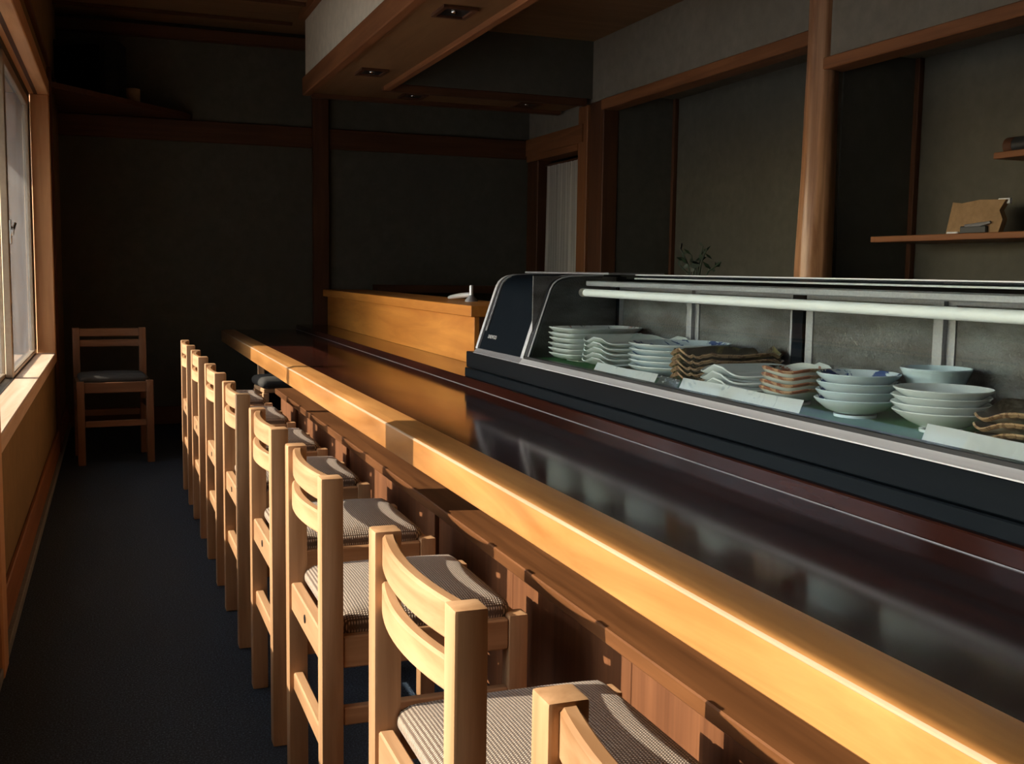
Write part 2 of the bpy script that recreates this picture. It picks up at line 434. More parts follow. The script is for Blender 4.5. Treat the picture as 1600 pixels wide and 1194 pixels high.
SB('underside_board', 1.375, 1.765, YF, 7.645, 2.395, 2.405, 'soffit_wood')
SB('underside_board', 1.766, XR-.02, 7.22, 7.645, 2.395, 2.405, 'soffit_wood')
SB('kitchen_ceiling_board', 1.81, XR, YF, 7.17, 2.82, 2.84, 'ceiling_wood')
for i, (x, y, lab) in enumerate(((1.565, 4.97, 'square recessed downlight in the bulkhead nearest the viewer'), (1.565, 6.66, 'square recessed downlight second along the bulkhead'),
        (2.04, 7.43, 'dim recessed downlight left of the pair near the back wall'), (2.90, 7.45, 'dim recessed downlight at the far right of the bulkhead'))):
    d = tag(empty('recessed_downlight', (x, y, 2.38)), lab, 'light', 'recessed downlights in the bulkhead')
    a, b = .085, .105
    boxes('frame', [(-a, a, -b, -b+.02, 0, .0145), (-a, a, b-.02, b, 0, .0145), (-a, -a+.02, -b+.02, b-.02, 0, .0145), (a-.02, a, -b+.02, b-.02, 0, .0145)], 'dark_trim_wood_y', d)
    box('housing', -a+.02, a-.02, -b+.02, b-.02, .010, .0145, 'black_frame', d)
    bm = bmesh.new(); lathe(bm, [(0, .0), (.012, .001), (.018, .006), (.018, .0099), (0, .0099)], 16)
    link('bulb', finish(bm, 'bulb', 50), 'chrome', d)

# ---- left wall with two windows (local x = 0 is the plaster-side edge of the sills)
TH = -.0075
LOC = (XL, 7.18, 0)
def lw(o): o.location = LOC; o.rotation_euler = (0, 0, TH); return o
Y = lambda yy: yy - 7.18
Z1, Z2 = .655, 2.165               # sill top, head underside
NP0, NP1 = 3.27, 3.40              # post between the windows
struct(lw(boxes('wall_left', [
    (-.17, -.01, Y(YF), Y(YB+.1), 0, .60),
    (-.17, -.01, Y(6.99), Y(YB+.1), .60, ZC),
    (-.17, -.01, Y(YF), Y(6.99), Z2+.10, ZC),
    (-.17, -.01, Y(YF), Y(.78), .60, Z2+.10)], 'ochre_plaster')), 'ochre plaster wall below and around the windows on the left', 'wall')
struct(lw(box('trim_11', -.17, .025, Y(NP0), Y(NP1), 0, Z2+.10, 'window_wood_z', bev=.005)), 'orange wooden post between the left windows at the picture edge', 'post')
struct(lw(box('trim_12', -.01, .012, Y(NP0), Y(8.36), Z2+.18, Z2+.21, 'dark_trim_wood_y', bev=.004)), 'thin dark wooden rail on the wall above the left window', 'rail')
struct(lw(box('trim_13', -.01, .015, Y(7.06), Y(7.16), 0, Z2+.18, 'dark_trim_wood_z', bev=.004)), 'dark wooden upright on the left wall past the window', 'post')
struct(lw(box('baseboard_left', -.01, .006, Y(YF), Y(8.37), .035, .175, 'trim_wood_y', bev=.004)), 'reddish wooden skirting board under the left window', 'baseboard')
struct(lw(box('trim_14', -.01, .022, Y(YF), Y(8.37), 0, .035, 'stone_grey', bev=.004)), 'thin grey kerb strip where left wall meets floor', 'kerb')
def make_window(name, y0, y1, z1, label, split):
    w_ = lw(struct(empty(name), label, 'window'))
    box('sill', -.12, .004, Y(y0), Y(y1), Z1-.062, Z1, 'sill_wood', w_, .004)
    box('head', -.12, .004, Y(y0), Y(y1+.08), z1, z1+.09, 'window_wood_y', w_, .004)
    box('head_groove', -.075, -.055, Y(y0), Y(y1), z1-.002, z1, 'dark_trim_wood_y', w_)
    box('jamb', -.10, .004, Y(y1), Y(y1+.08), Z1-.062, z1, 'window_wood_z', w_, .004)
    fr = box('track_frame', -.17, -.10, Y(y0), Y(y1), Z1-.03, Z1+.002, 'black_frame', w_)
    box('track_frame', -.17, -.10, Y(y0), Y(y1), z1-.03, z1+.03, 'black_frame', w_)
    box('track_frame', -.17, -.10, Y(y1-.045), Y(y1), Z1+.025, z1-.03, 'black_frame', w_)
    box('track_frame', -.17, -.10, Y(y0), Y(y0+.04), Z1+.025, z1-.03, 'black_frame', w_)
    def sash(x0, x1, a, b, mat):
        zz0, zz1 = Z1+.002, z1-.03
        s = boxes('sash', [(x0, x1, Y(a), Y(a+.065), zz0, zz1), (x0, x1, Y(b-.045), Y(b), zz0, zz1),
            (x0, x1, Y(a+.065), Y(b-.045), zz0, zz0+.021), (x0, x1, Y(a+.065), Y(b-.045), zz1-.05, zz1)], mat, w_, .003)
        box('pane', (x0+x1)/2-.002, (x0+x1)/2+.002, Y(a+.065), Y(b-.045), zz0+.021, zz1-.05, 'window_glass', s)
        return s
    sa = sash(-.136, -.104, split or y0+.04, y1-.045, 'bronze_alu')
    if split: sash(-.168, -.138, y0+.04, split+.065, 'bronze_alu')
    return w_, sa
w1, sa1 = make_window('window_1', NP1, 6.945, Z2, 'sliding window with bronze sash and sunlit wooden sill on the left', 5.40)
bm = bmesh.new()
add_box(bm, -.104, -.094, Y(5.415), Y(5.45), 1.27, 1.38, .002)
add_tube(bm, [(-.094, Y(5.432), 1.33), (-.084, Y(5.432), 1.33)], .022, 12)
add_tube(bm, [(-.088, Y(5.432), 1.335), (-.082, Y(5.47), 1.365)], .008, 8)
link('latch', finish(bm, 'latch', 40), 'chrome', sa1)
make_window('window_2', .78, NP0, Z2, 'broad single pane window lighting the near chairs, left of the picture', None)

# ---- outside
struct(box('ground', -40, -.47, -40, 60, -.25, -.15, 'pale_gravel'), 'grey paved ground outside the windows', 'ground')
aw = tag(empty('sunblocker', (-.47, 1.0, 2.30)), 'added unseen sloping awning above the near window outside the picture', 'sunblocker', kind='structure')  # unseen, invented so the near counter top stays out of the sun
prism('sunblocker_canopy', [(0, 0), (0, .03), (-1.13, -.11), (-1.13, -.145)], -3.2, 2.62, 'outer_render', aw, 20)
for yy in (-3.1, -.3, 2.5): tube('sunblocker_strut', [(0, yy, -.42), (-1.0, yy, -.11)], .012, 'alu', aw, 8)
ev = struct(box('sun_limit_eave', -1.10, -.46, 3.55, 9.5, 2.06, 2.16, 'dark_trim_wood_y'), 'unseen wooden eave added to limit sun at the far window', 'eave')  # unseen, added and sized to limit sun and sky at this window
tb = tag(empty('sky_blocker', (-16, -12, -.15)), 'unseen tall block added to shut sky off from the corner chair', 'building', kind='structure')  # unseen, added to cut grazing skylight in the far corner
box('wall', -14, 13.2, -3, 3, 0, 15, 'pale_gravel', tb)  # body of the added unseen sky blocker
box('sky_blocker_parapet', -14.2, 13.4, -3.2, 3.2, 15, 15.4, 'stone_grey', tb)
nb = tag(empty('neighbour_building', (-3.2, 17, -.15)), 'pale grey building seen through the left window', 'building', kind='structure')
box('wall', -3.2, 2.3, 0, 5, 0, 4.2, 'outer_render', nb)
box('roof', -3.5, 2.55, -.3, 5.3, 4.2, 4.35, 'stone_grey', nb)
box('downpipe', 1.1, 1.2, -.12, 0, 0, 4.2, 'alu', nb)

# ---- curtain in the doorway
nr = tag(empty('noren_curtain', (XR+.035, 7.72, .9)), 'white cloth curtain with centre slit hanging in the doorway', 'curtain')
def cloth(name, y0, y1, z0, z1, slit_top, par):
    bm = bmesh.new(); nu, nv = 18, 22; g = []
    for j in range(nv+1):
        z = z0 + (z1-z0)*j/nv; row = []
        for i in range(nu+1):
            u = i/nu; y = y0 + (y1-y0)*u
            amp = .012*(1 - .75*j/nv)
            x = amp*math.sin(u*9.5 + 1.3*(1-j/nv)) + .004*math.sin(u*23)
            row.append(bm.verts.new((x, y, z)))
        g.append(row)
    for j in range(nv):
        for i in range(nu): bm.faces.new((g[j][i], g[j][i+1], g[j+1][i+1], g[j+1][i]))
    bmesh.ops.solidify(bm, geom=bm.faces[:], thickness=.002)
    return link(name, finish(bm, name, 60), 'noren_cloth', par)
cloth('cloth_panel', -.355, -.108, 0, 1.12, 0, nr)
cloth('cloth_panel', -.095, .355, 0, 1.12, 0, nr)
tube('rod', [(0, -.384, 1.128), (0, .40, 1.128)], .008, 'dark_trim_wood_y', nr)

# ================================================================== COUNTER
ct = tag(empty('bar_counter', (.81, 3.5, 0)), 'long sushi counter with pale wood edge and dark lacquer top', 'counter')
OX, OY = .81, 3.5
Y0, Y1 = -.9, 8.375
def CB(name, x0, x1, y0, y1, z0, z1, mat, bev=0.0, par=None, seg=1):
    return box(name, x0-OX, x1-OX, y0-OY, y1-OY, z0, z1, mat, par or ct, bev, seg)
prism('edge_strip', [(0, .623), (.004, .619), (.0955, .619), (.0955, .709), (.030, .709), (.024, .7075), (.003, .7015), (0, .698)], Y0-OY, Y1-OY, 'edge_wood', ct, 20)
prism('arris_glint', [(.0005, .6955), (-.0006, .697), (-.0006, .7005), (.004, .7027), (.005, .7015)], Y0-OY, Y1-OY, 'glint_wood', ct, 20)  # painted glint: pale strip in place of the edge's specular line
CB('counter_top', .9055, 1.40, Y0, Y1, .655, .708, 'dark_lacquer', .0)
CB('raised_step', 1.376, 1.92, Y0, Y1, .708, .745, 'dark_lacquer', .003)
CB('joint_bead', 1.3742, 1.376, Y0, Y1, .708, .7098, 'dull_steel')
CB('knee_shelf', .897, 1.16, Y0, 6.22, .458, .49, 'ledge_wood', .003)
CB('upper_backboard', 1.13, 1.16, Y0, 6.22, .49, .655, 'panel_wood')
CB('body', 1.16, 1.90, Y0, Y1, 0, .655, 'dark_void')
CB('kick_board', .905, .93, Y0, 6.22, 0, .085, 'black_lacquer', .002)
CB('support_leg', .875, .915, 6.78, 6.82, 0, .619, 'chair_wood_z', .003)
ys = [-.9, -.15, .62, 1.20, 1.785, 2.43, 3.08, 3.72, 4.36, 5.0, 5.64, 6.22]
for a, b in zip(ys, ys[1:]):
    fp = CB('front_panel', .930, .945, a+.0015, b-.0015, .085, .458, 'panel_wood', .0015)
for y in (3.10, 4.38, 5.66, 1.22 - 1.0):
    CB('panel_stile', .915, .930, y-.035, y+.035, .085, .458, 'panel_wood', .002)

# wooden partition standing on the raised step
pt = tag(empty('wooden_partition', (1.60, 6.5, .745)), 'low orange wood partition with overhanging cap on the counter', 'partition')
def PB(name, x0, x1, y0, y1, z0, z1, mat, bev=0.0): return box(name, x0-1.6, x1-1.6, y0-6.5, y1-6.5, z0-.745, z1-.745, mat, pt, bev)
PB('front_board', 1.60, 1.625, 4.735, 8.275, .745, .966, 'partition_wood', .002)
PB('end_board', 1.625, 1.92, 4.735, 4.76, .745, .966, 'dark_trim_wood_x', .002)
PB('cap', 1.578, 1.94, 4.72, 8.37, .966, 1.018, 'partition_wood', .003)
PB('back_board', 1.90, 1.92, 4.76, 8.275, .745, .966, 'dark_trim_wood_y', .002)
sr = tag(box('serving_ledge', 1.97, 3.05, 8.16, 8.34, 1.00, 1.06, 'dark_trim_wood_x', bev=.004), 'dark wooden ledge along the back wall behind the partition', 'ledge')

# small tap rising behind the partition
tp = tag(empty('tap', (1.80, 5.38, 1.018)), 'grey metal tap with flat spout standing on the partition cap', 'tap')
bm = bmesh.new(); lathe(bm, [(0, 0), (.035, 0), (.033, .008), (.014, .028), (.013, .034), (0, .034)], 18)
link('tap_base', finish(bm, 'tap_base', 40), 'dull_steel', tp)
bm = bmesh.new(); add_tube(bm, [(0, 0, .036), (-.02, .12, .028), (-.03, .26, .016), (-.03, .30, .012)], [.013, .014, .011, .008], 10)
link('spout', finish(bm, 'spout', 40), 'steel', tp)
bm = bmesh.new(); lathe(bm, [(0, .034), (.010, .034), (.010, .082), (.008, .086), (0, .086)], 14)
link('lever', finish(bm, 'lever', 40), 'steel', tp)

# ================================================================== DISPLAY CASE
YA, YE = .35, 4.13          # near end, far end of the case
dc = tag(empty('display_case', (1.39, 2.3, .745)), 'refrigerated glass display case with black end panel on the counter', 'display case')
DX, DY, DZ = 1.39, 2.3, .745
def DB(name, x0, x1, y0, y1, z0, z1, mat, bev=0.0, par=None, seg=1):
    return box(name, x0-DX, x1-DX, y0-DY, y1-DY, z0-DZ, z1-DZ, mat, par or dc, bev, seg)
def DP(name, prof, y0, y1, mat, par=None, smooth=25):
    return prism(name, [(x-DX, z-DZ) for x, z in prof], y0-DY, y1-DY, mat, par or dc, smooth)
bs = DB('base', 1.394, 1.86, YA-.1, 4.225, .783, .848, 'black_lacquer', .003)
DB('base_board', 1.388, 1.86, YA-.1, 4.225, .745, .781, 'black_lacquer', .003, bs)
DP('front_trim', [(1.392, .848), (1.392, .851), (1.396, .854), (1.406, .868), (1.43, .868), (1.43, .848)], YA, 3.61, 'steel')
DP('front_trim', [(1.392, .848), (1.392, .851), (1.396, .854), (1.406, .868), (1.43, .868), (1.43, .848)], 3.61, YE, 'dull_steel')
DB('gasket', 1.404, 1.43, YA, 3.60, .866, .876, 'black_rubber', .001)
DB('case_floor', 1.43, 1.80, YA, 3.60, .848, .866, 'dull_steel')
DB('floor_mat', 1.435, 1.775, YA, 3.585, .866, .872, 'green_mat')
curve = [(1.406, .866), (1.430, .940), (1.455, 1.015), (1.480, 1.090), (1.490, 1.118), (1.500, 1.136), (1.515, 1.150), (1.535, 1.160), (1.565, 1.166), (1.62, 1.169), (1.70, 1.171)]
DP('glass_front', sheet(curve, .005), YA, 3.60, 'case_glass')
off = [(x+.004, z-.001) for x, z in curve] + [(1.80, 1.172)]
DP('end_panel', off + [(1.80, .866)], 3.625, 4.112, 'black_enamel')
ep = [o for o in dc.children if o.name.startswith('end_panel')][0]
inset = [(x-.0015, z+.0005) for x, z in curve[0:9]]
fcurve = [(x-.004, z+.0015) for x, z in curve]
DP('frame_strip', sheet(fcurve, .022), 4.108, 4.132, 'steel')
DP('frame_strip', sheet(fcurve, .022), 3.598, 3.626, 'steel')
DP('panel_bead', sheet([(x-.0012, z+.0004) for x, z in curve[1:8]], .004), 4.083, 4.088, 'dull_steel', ep)
DP('panel_bead', sheet([(x-.0012, z+.0004) for x, z in curve[1:8]], .004), 4.074, 4.078, 'dull_steel', ep)
DP('seal', sheet([(x-.001, z+.0005) for x, z in curve], .012), 3.572, 3.598, 'black_rubber')
DP('seal', sheet([(x-.0015, z+.0007) for x, z in curve], .004), 3.560, 3.565, 'steel')
DB('end_wall', 1.435, 1.79, 3.590, 3.597, .872, 1.165, 'frosted_glass')
DB('top_cover', 1.70, 1.82, YA, 3.30, 1.158, 1.1745, 'black_enamel', .002)
DB('top_lip', 1.693, 1.70, YA, 3.30, 1.1715, 1.1755, 'steel', .001)
DB('top_lip', 1.690, 1.70, YA, 3.30, 1.1585, 1.1635, 'steel', .001)
DB('top_cover', 1.60, 1.82, 3.32, 4.10, 1.1725, 1.180, 'dull_steel', .003)
DB('inner_rail', 1.60, 1.66, YA, 3.50, 1.132, 1.150, 'dull_steel', .003)
# light tube below the top
bm = bmesh.new(); add_tube(bm, [(1.60-DX, YA-DY+.05, 1.108-DZ), (1.60-DX, 3.50-DY, 1.108-DZ)], .0135, 16)
lt = link('light_tube', finish(bm, 'light_tube', 40), 'tube_white', dc)
bm = bmesh.new(); add_tube(bm, [(1.60-DX, 3.495-DY, 1.108-DZ), (1.60-DX, 3.525-DY, 1.108-DZ), (1.60-DX, 3.532-DY, 1.108-DZ)], [.0155, .0155, .010], 16)
link('tube_cap', finish(bm, 'tube_cap', 40), 'alu', lt)
# sliding doors at the back of the case
for (a, b, x) in ((3.05, 3.575, 1.772), (2.50, 3.055, 1.785), (1.93, 2.44, 1.772), (1.36, 1.935, 1.785), (.80, 1.37, 1.772), (.36, .82, 1.785)):
    s = boxes('rear_door', [(x-DX, x+.012-DX, a-DY, a+.03-DY, .872-DZ, 1.13-DZ), (x-DX, x+.012-DX, b-.03-DY, b-DY, .872-DZ, 1.13-DZ),
        (x-DX, x+.012-DX, a+.03-DY, b-.03-DY, .872-DZ, .886-DZ), (x-DX, x+.012-DX, a+.03-DY, b-.03-DY, 1.118-DZ, 1.13-DZ)], 'dull_steel', dc)
    DB('door_pane', x+.004, x+.008, a+.03, b-.03, .886, 1.118, 'frosted_glass', 0.0, s)
DB('rear_post', 1.765, 1.80, 2.445, 2.495, .872, 1.165, 'black_enamel', .002)
DB('rear_post', 1.765, 1.80, 3.575, 3.592, .872, 1.165, 'black_enamel', .001)
DB('rear_header', 1.768, 1.80, YA, 3.59, 1.13, 1.158, 'black_enamel', .002)
# maker's mark on the black end panel
fc = bpy.data.curves.new('mark_text', 'FONT'); fc.body = 'DAEWOO'; fc.size = .021; fc.extrude = .0004; fc.align_x = 'LEFT'
to = bpy.data.objects.new('mark_tmp', fc); COL.objects.link(to)
bpy.context.view_layer.update()
me = bpy.data.meshes.new_from_object(to.evaluated_get(bpy.context.evaluated_depsgraph_get()))
bpy.data.objects.remove(to)
mk = link('maker_mark', me, 'mark_grey', ep)
sl = Vector((1.430-1.406, 0, .940-.866)).normalized()
nx = Vector((0, -1, 0)); nz = nx.cross(sl)
org = Vector((1.4255-DX, 4.045-DY, .913-DZ)) + nz*.0012
mk.matrix_local = Matrix(((nx.x, sl.x, nz.x, org.x), (nx.y, sl.y, nz.y, org.y), (nx.z, sl.z, nz.z, org.z), (0, 0, 0, 1)))

# ================================================================== CHAIRS
W2, DP_, HT, SEAT = .215, .415, .795, .49      # half width, depth, back height, rail top
def slat_mesh(z0, z1, bow, xc, th=.020):
    bm = bmesh.new(); n = 14; y0 = W2-.030; rings = []
    for i in range(n+1):
        y = -y0 + 2*y0*i/n; u = y/y0
        x = xc - bow*(1-u*u)
        e = .004
        rings.append([bm.verts.new(c) for c in ((x-th/2, y, z0+e), (x-th/2+e, y, z0), (x+th/2-e, y, z0), (x+th/2, y, z0+e),
                                                 (x+th/2, y, z1-e), (x+th/2-e, y, z1), (x-th/2+e, y, z1), (x-th/2, y, z1-e))])
    for A, B in zip(rings, rings[1:]):
        for k in range(8): bm.faces.new((A[k], A[(k+1) % 8], B[(k+1) % 8], B[k]))
    bm.faces.new(rings[0]); bm.faces.new(rings[-1][::-1])
    return finish(bm, 'slat', 30)
def cushion_mesh(x0, x1, y0, y1, z0, z1, r=.026, dome=.014, cuts=11):
    bm = bmesh.new(); bmesh.ops.create_cube(bm, size=2.0)
    bmesh.ops.subdivide_edges(bm, edges=bm.edges[:], cuts=cuts, use_grid_fill=True)
    hx, hy, hz = (x1-x0)/2, (y1-y0)/2, (z1-z0)/2
    for v in bm.verts:
        u, q, t = v.co
        # concentrate the grid near the rounded rim
        p = Vector((hx*math.copysign(abs(u)**.75, u), hy*math.copysign(abs(q)**.75, q), hz*t))
        rz = min(r, hz)
        inner = Vector((max(-hx+r, min(hx-r, p.x)), max(-hy+r, min(hy-r, p.y)), max(-hz+rz, min(hz-rz, p.z))))
        d = p - inner
        if d.length > 1e-9:
            dn = d.normalized(); p = inner + Vector((dn.x*r, dn.y*r, dn.z*rz))
        if t > .3: p.z += dome*(1-u*u)*(1-q*q)
        v.co = p + Vector(((x0+x1)/2, (y0+y1)/2, (z0+z1)/2))
    return finish(bm, 'cushion', 180)
def make_chair():
    c = empty('counter_chair')
    t = .042
    for s in (-1, 1):
        y0, y1 = (W2-t, W2) if s > 0 else (-W2, -W2+t)
        box('back_post', 0, t, y0, y1, 0, HT, 'chair_wood_z', c, .005, 2)
        box('front_leg', DP_-.040, DP_, y0, y1, 0, SEAT+.008, 'chair_wood_z', c, .005, 2)
        ya, yb = (W2-.026, W2-.004) if s > 0 else (-W2+.004, -W2+.026)
        box('side_rail', t, DP_-.040, ya, yb, SEAT-.062, SEAT, 'chair_wood_x', c, .003)
        box('side_stretcher', t, DP_-.040, ya, yb, .315, .350, 'chair_wood_x', c, .003)
    br = box('back_rail', .006, .030, -W2+t, W2-t, SEAT-.062, SEAT, 'chair_wood_y', c, .003)
    box('front_rail', DP_-.030, DP_-.008, -W2+t, W2-t, SEAT-.062, SEAT, 'chair_wood_y', c, .003)
    box('back_stretcher', .010, .032, -W2+t, W2-t, .245, .285, 'chair_wood_y', c, .003)
    box('front_stretcher', DP_-.030, DP_-.010, -W2+t, W2-t, .225, .262, 'chair_wood_y', c, .003)
    link('back_slat', slat_mesh(.740, .790, .020, .024), 'chair_wood_y', c)
    link('back_slat', slat_mesh(.676, .720, .024, .024), 'chair_wood_y', c)
    link('seat_cushion', cushion_mesh(.034, DP_-.026, -W2+.020, W2-.020, SEAT-.012, SEAT+.034), 'seat_fabric', c)
    bm = bmesh.new(); add_tube(bm, [(.006, 0, .462), (.0045, 0, .462)], [.009, .009], 12)
    link('badge', finish(bm, 'badge', 40), 'badge_black', br)
    return c
chair = make_chair()
CX = .362
GR = 'counter chairs in a row'
spots = [(.68, 'pale wood chair nearest the camera, cut off at bottom right'),
         (1.345, 'pale wood chair second from the camera with patterned seat in sun'),
         (2.155, 'pale wood chair third from the camera along the counter'),
         (2.80, 'pale wood chair fourth from the camera along the counter'),
         (3.53, 'pale wood chair fifth from the camera along the counter'),
         (4.23, 'pale wood chair sixth from the camera along the counter'),
         (4.97, 'pale wood chair seventh from the camera along the counter'),
         (5.68, 'pale wood chair farthest along the row at the counter')]
for i, (y, lab) in enumerate(spots):
    c = chair if i == 0 else dup(chair, (0, 0, 0))
    c.location = (CX, y, 0)
    tag(c, lab, 'chair', GR)
cc = dup(chair, (.012, 7.155, 0), R(-90+4))
tag(cc, 'brown wooden chair with dark seat standing alone in the dark corner', 'chair')
if 'group' in cc: del cc['group']
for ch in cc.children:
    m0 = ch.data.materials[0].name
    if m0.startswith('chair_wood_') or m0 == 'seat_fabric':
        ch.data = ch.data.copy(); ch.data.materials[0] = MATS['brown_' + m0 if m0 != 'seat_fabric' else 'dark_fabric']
# stool tucked below the far end of the counter
st = tag(empty('stool', (.985, 6.66, 0), R(4)), 'low stool with dark round cushion tucked under the counter end', 'stool')
for sx in (-1, 1):
    for sy in (-1, 1): box('leg', sx*.11-.018, sx*.11+.018, sy*.13-.018, sy*.13+.018, 0, .43, 'chair_wood_z', st, .003)
box('seat_frame', -.125, .125, -.145, .145, .43, .455, 'chair_wood_y', st, .004)
link('seat_cushion', cushion_mesh(-.14, .14, -.165, .165, .455, .515, .03, .012), 'dark_fabric', st)

# ================================================================== DISHES
def dish_mesh(a, b, n, depth, th, wave=None, foot=.55, flat=.55, seg=44, power=2.0, rnd=0.0):
    """superellipse dish: flat centre, rising wall, thick rim, foot ring; origin at the foot"""
    bm = bmesh.new(); fh = .006
    def pt(r, k, dz, ro=0.0):
        t = 2*math.pi*k/seg; ct, s_ = math.cos(t), math.sin(t)
        x = math.copysign(abs(ct)**(2/n), ct); y = math.copysign(abs(s_)**(2/n), s_)
        u = max(0.0, (r-flat)/(1-flat))
        g = (1-rnd)*u**power + rnd*(1-math.sqrt(max(0.0, 1-(u*.97)**2)))
        z = fh + th + depth*g + (wave(t, x*r, y*r)*(g if r > flat else 0) if wave else 0)
        return (x*(a*r+ro), y*(b*r+ro), z + dz)
    rings = []
    ins = [.25, .5, flat, flat+(1-flat)*.33, flat+(1-flat)*.66, flat+(1-flat)*.88, 1.0]
    cin = bm.verts.new((0, 0, fh+th))
    for r in ins: rings.append([bm.verts.new(pt(r, k, 0)) for k in range(seg)])
    rings.append([bm.verts.new(pt(1.0, k, -th*.5, th*.45)) for k in range(seg)])
    for r in (.97, flat+(1-flat)*.6, flat+(1-flat)*.25, flat): rings.append([bm.verts.new(pt(r, k, -th)) for k in range(seg)])
    ft = [(foot+.03, fh), (foot+.02, 0), (foot-.05, 0), (foot-.06, fh)]
    for r, z in ft:
        ring = []
        for k in range(seg):
            x, y, _ = pt(r, k, 0); ring.append(bm.verts.new((x, y, z)))
        rings.append(ring)
    cout = bm.verts.new((0, 0, fh))
    for k in range(seg):
        j = (k+1) % seg
        bm.faces.new((cin, rings[0][k], rings[0][j])); bm.faces.new((cout, rings[-1][j], rings[-1][k])).material_index = 2
        for q, (A, B) in enumerate(zip(rings, rings[1:])):      # 0 inside, 1 rim, 2 outside
            bm.faces.new((A[k], B[k], B[j], A[j])).material_index = 0 if q < 6 else 1 if q < 8 else 2
    return finish(bm, 'dish', 50)
ORD = ['top', 'second', 'third', 'fourth', 'fifth', 'sixth']
def stack(name, me, mat, n, dz, x, y, rot, what, cat, group, z0=.872, jit=.004, mk=None):
    for mm in (mat if isinstance(mat, tuple) else (mat,)*3): me.materials.append(MATS[mm])
    for i in range(n):
        rj = random.Random(hash((name, i, n)) % 1000 if False else (len(name)*31+i*7))
        o = link(name, me, None, None, (x + rj.uniform(-jit, jit), y + rj.uniform(-jit, jit), z0 + i*dz), rot + rj.uniform(-.03, .03))
        k = n-1-i
        if n == 1: lab = what
        else: lab = ('topmost of ' if k == 0 else 'lowest of ' if i == 0 else ORD[k] + ' from top of ') + what
        tag(o, lab, cat, group)
wv_sq = lambda t, x, y: .010*math.cos(2*t*2)*0 + .009*math.sin(x*3.0+.4)*math.cos(y*5.0)
wv_long = lambda t, x, y: .012*math.cos(y*4.2+.5) - .004
wv_rough = lambda t, x, y: .010*math.cos(y*4.6+.3) + .003*math.sin(9*t) + .002*math.sin(17*t+1)
wv_org = lambda t, x, y: .0035*math.sin(3*t+.5) + .002*math.sin(5*t)
wv_leaf = lambda t, x, y: .010*math.sin(2*t+.6) + .004*math.sin(7*t)
stack('rectangular_plate', dish_mesh(.150, .104, 5.0, .018, .0045, None, .6, .74), ('glaze_flower', 'porcelain', 'glaze_celadon'), 6, .0178, 1.602, 3.415, R(3), 'six stacked white rectangular plates with flower print', 'plate', 'rectangular flower plates')
stack('square_plate', dish_mesh(.150, .128, 5.0, .022, .0042, lambda t, x, y: .010*math.cos(y*4.4+.9), .55, .6), ('glaze_celadon', 'porcelain', 'glaze_celadon'), 5, .0165, 1.605, 3.108, R(-2), 'five stacked pale green wavy square plates', 'plate', 'wavy pale green plates')
stack('round_plate', dish_mesh(.150, .138, 2.2, .026, .0045, None, .5, .55), ('glaze_bluewhite', 'porcelain', 'porcelain_blue'), 5, .0165, 1.605, 2.826, R(0), 'five stacked round plates with blue painted pattern', 'plate', 'blue and white round plates')
stack('brown_plate', dish_mesh(.148, .080, 5.0, .020, .0060, wv_rough, .6, .66), ('glaze_brown', 'brown_rim', 'glaze_brown'), 5, .0165, 1.615, 2.580, R(-4), 'five stacked brown rustic rectangular plates', 'plate', 'brown rustic plates')
stack('long_plate', dish_mesh(.158, .116, 4.0, .026, .0060, wv_long, .6, .55), 'porcelain', 3, .0175, 1.610, 2.372, R(-3), 'three stacked white wavy long plates', 'plate', 'white wavy plates')
stack('painted_bowl', dish_mesh(.076, .076, 2.4, .036, .0045, wv_org, .5, .30, rnd=.6), ('glaze_overglaze', 'rust_rim', 'glaze_pale'), 4, .0160, 1.550, 2.165, R(20), 'four stacked irregular bowls with red brown painting', 'bowl', 'painted irregular bowls')
stack('shallow_bowl', dish_mesh(.074, .072, 2.2, .028, .0045, wv_org, .5, .35), ('glaze_overglaze', 'rust_rim', 'glaze_pale'), 3, .020, 1.695, 2.105, R(70), 'three shallow painted bowls behind the irregular bowls', 'bowl', 'painted shallow bowls')
stack('blue_bowl', dish_mesh(.088, .088, 2.0, .038, .0042, None, .50, .30, power=1.6, rnd=.7), ('glaze_bluewhite', 'porcelain_blue', 'glaze_dots'), 4, .0185, 1.545, 1.932, R(0), 'four stacked white bowls with blue flower painting', 'bowl', 'blue and white bowls')
stack('straight_bowl', dish_mesh(.074, .074, 2.0, .054, .0050, None, .6, .72, power=.8), 'porcelain_blue', 2, .047, 1.695, 1.852, R(0), 'two pale blue straight sided bowls at the back', 'bowl', 'pale blue bowls')
stack('white_bowl', dish_mesh(.094, .094, 2.0, .038, .0038, None, .42, .24, power=1.4, rnd=.25), 'porcelain', 4, .0145, 1.558, 1.690, R(0), 'four stacked plain white bowls', 'bowl', 'plain white bowls')
stack('leaf_plate', dish_mesh(.135, .130, 2.8, .020, .0065, wv_leaf, .55, .5), ('glaze_sage', 'brown_rim', 'glaze_sage'), 3, .0185, 1.610, 1.452, R(25), 'three stacked dark brown leaf shaped plates', 'plate', 'dark leaf plates')
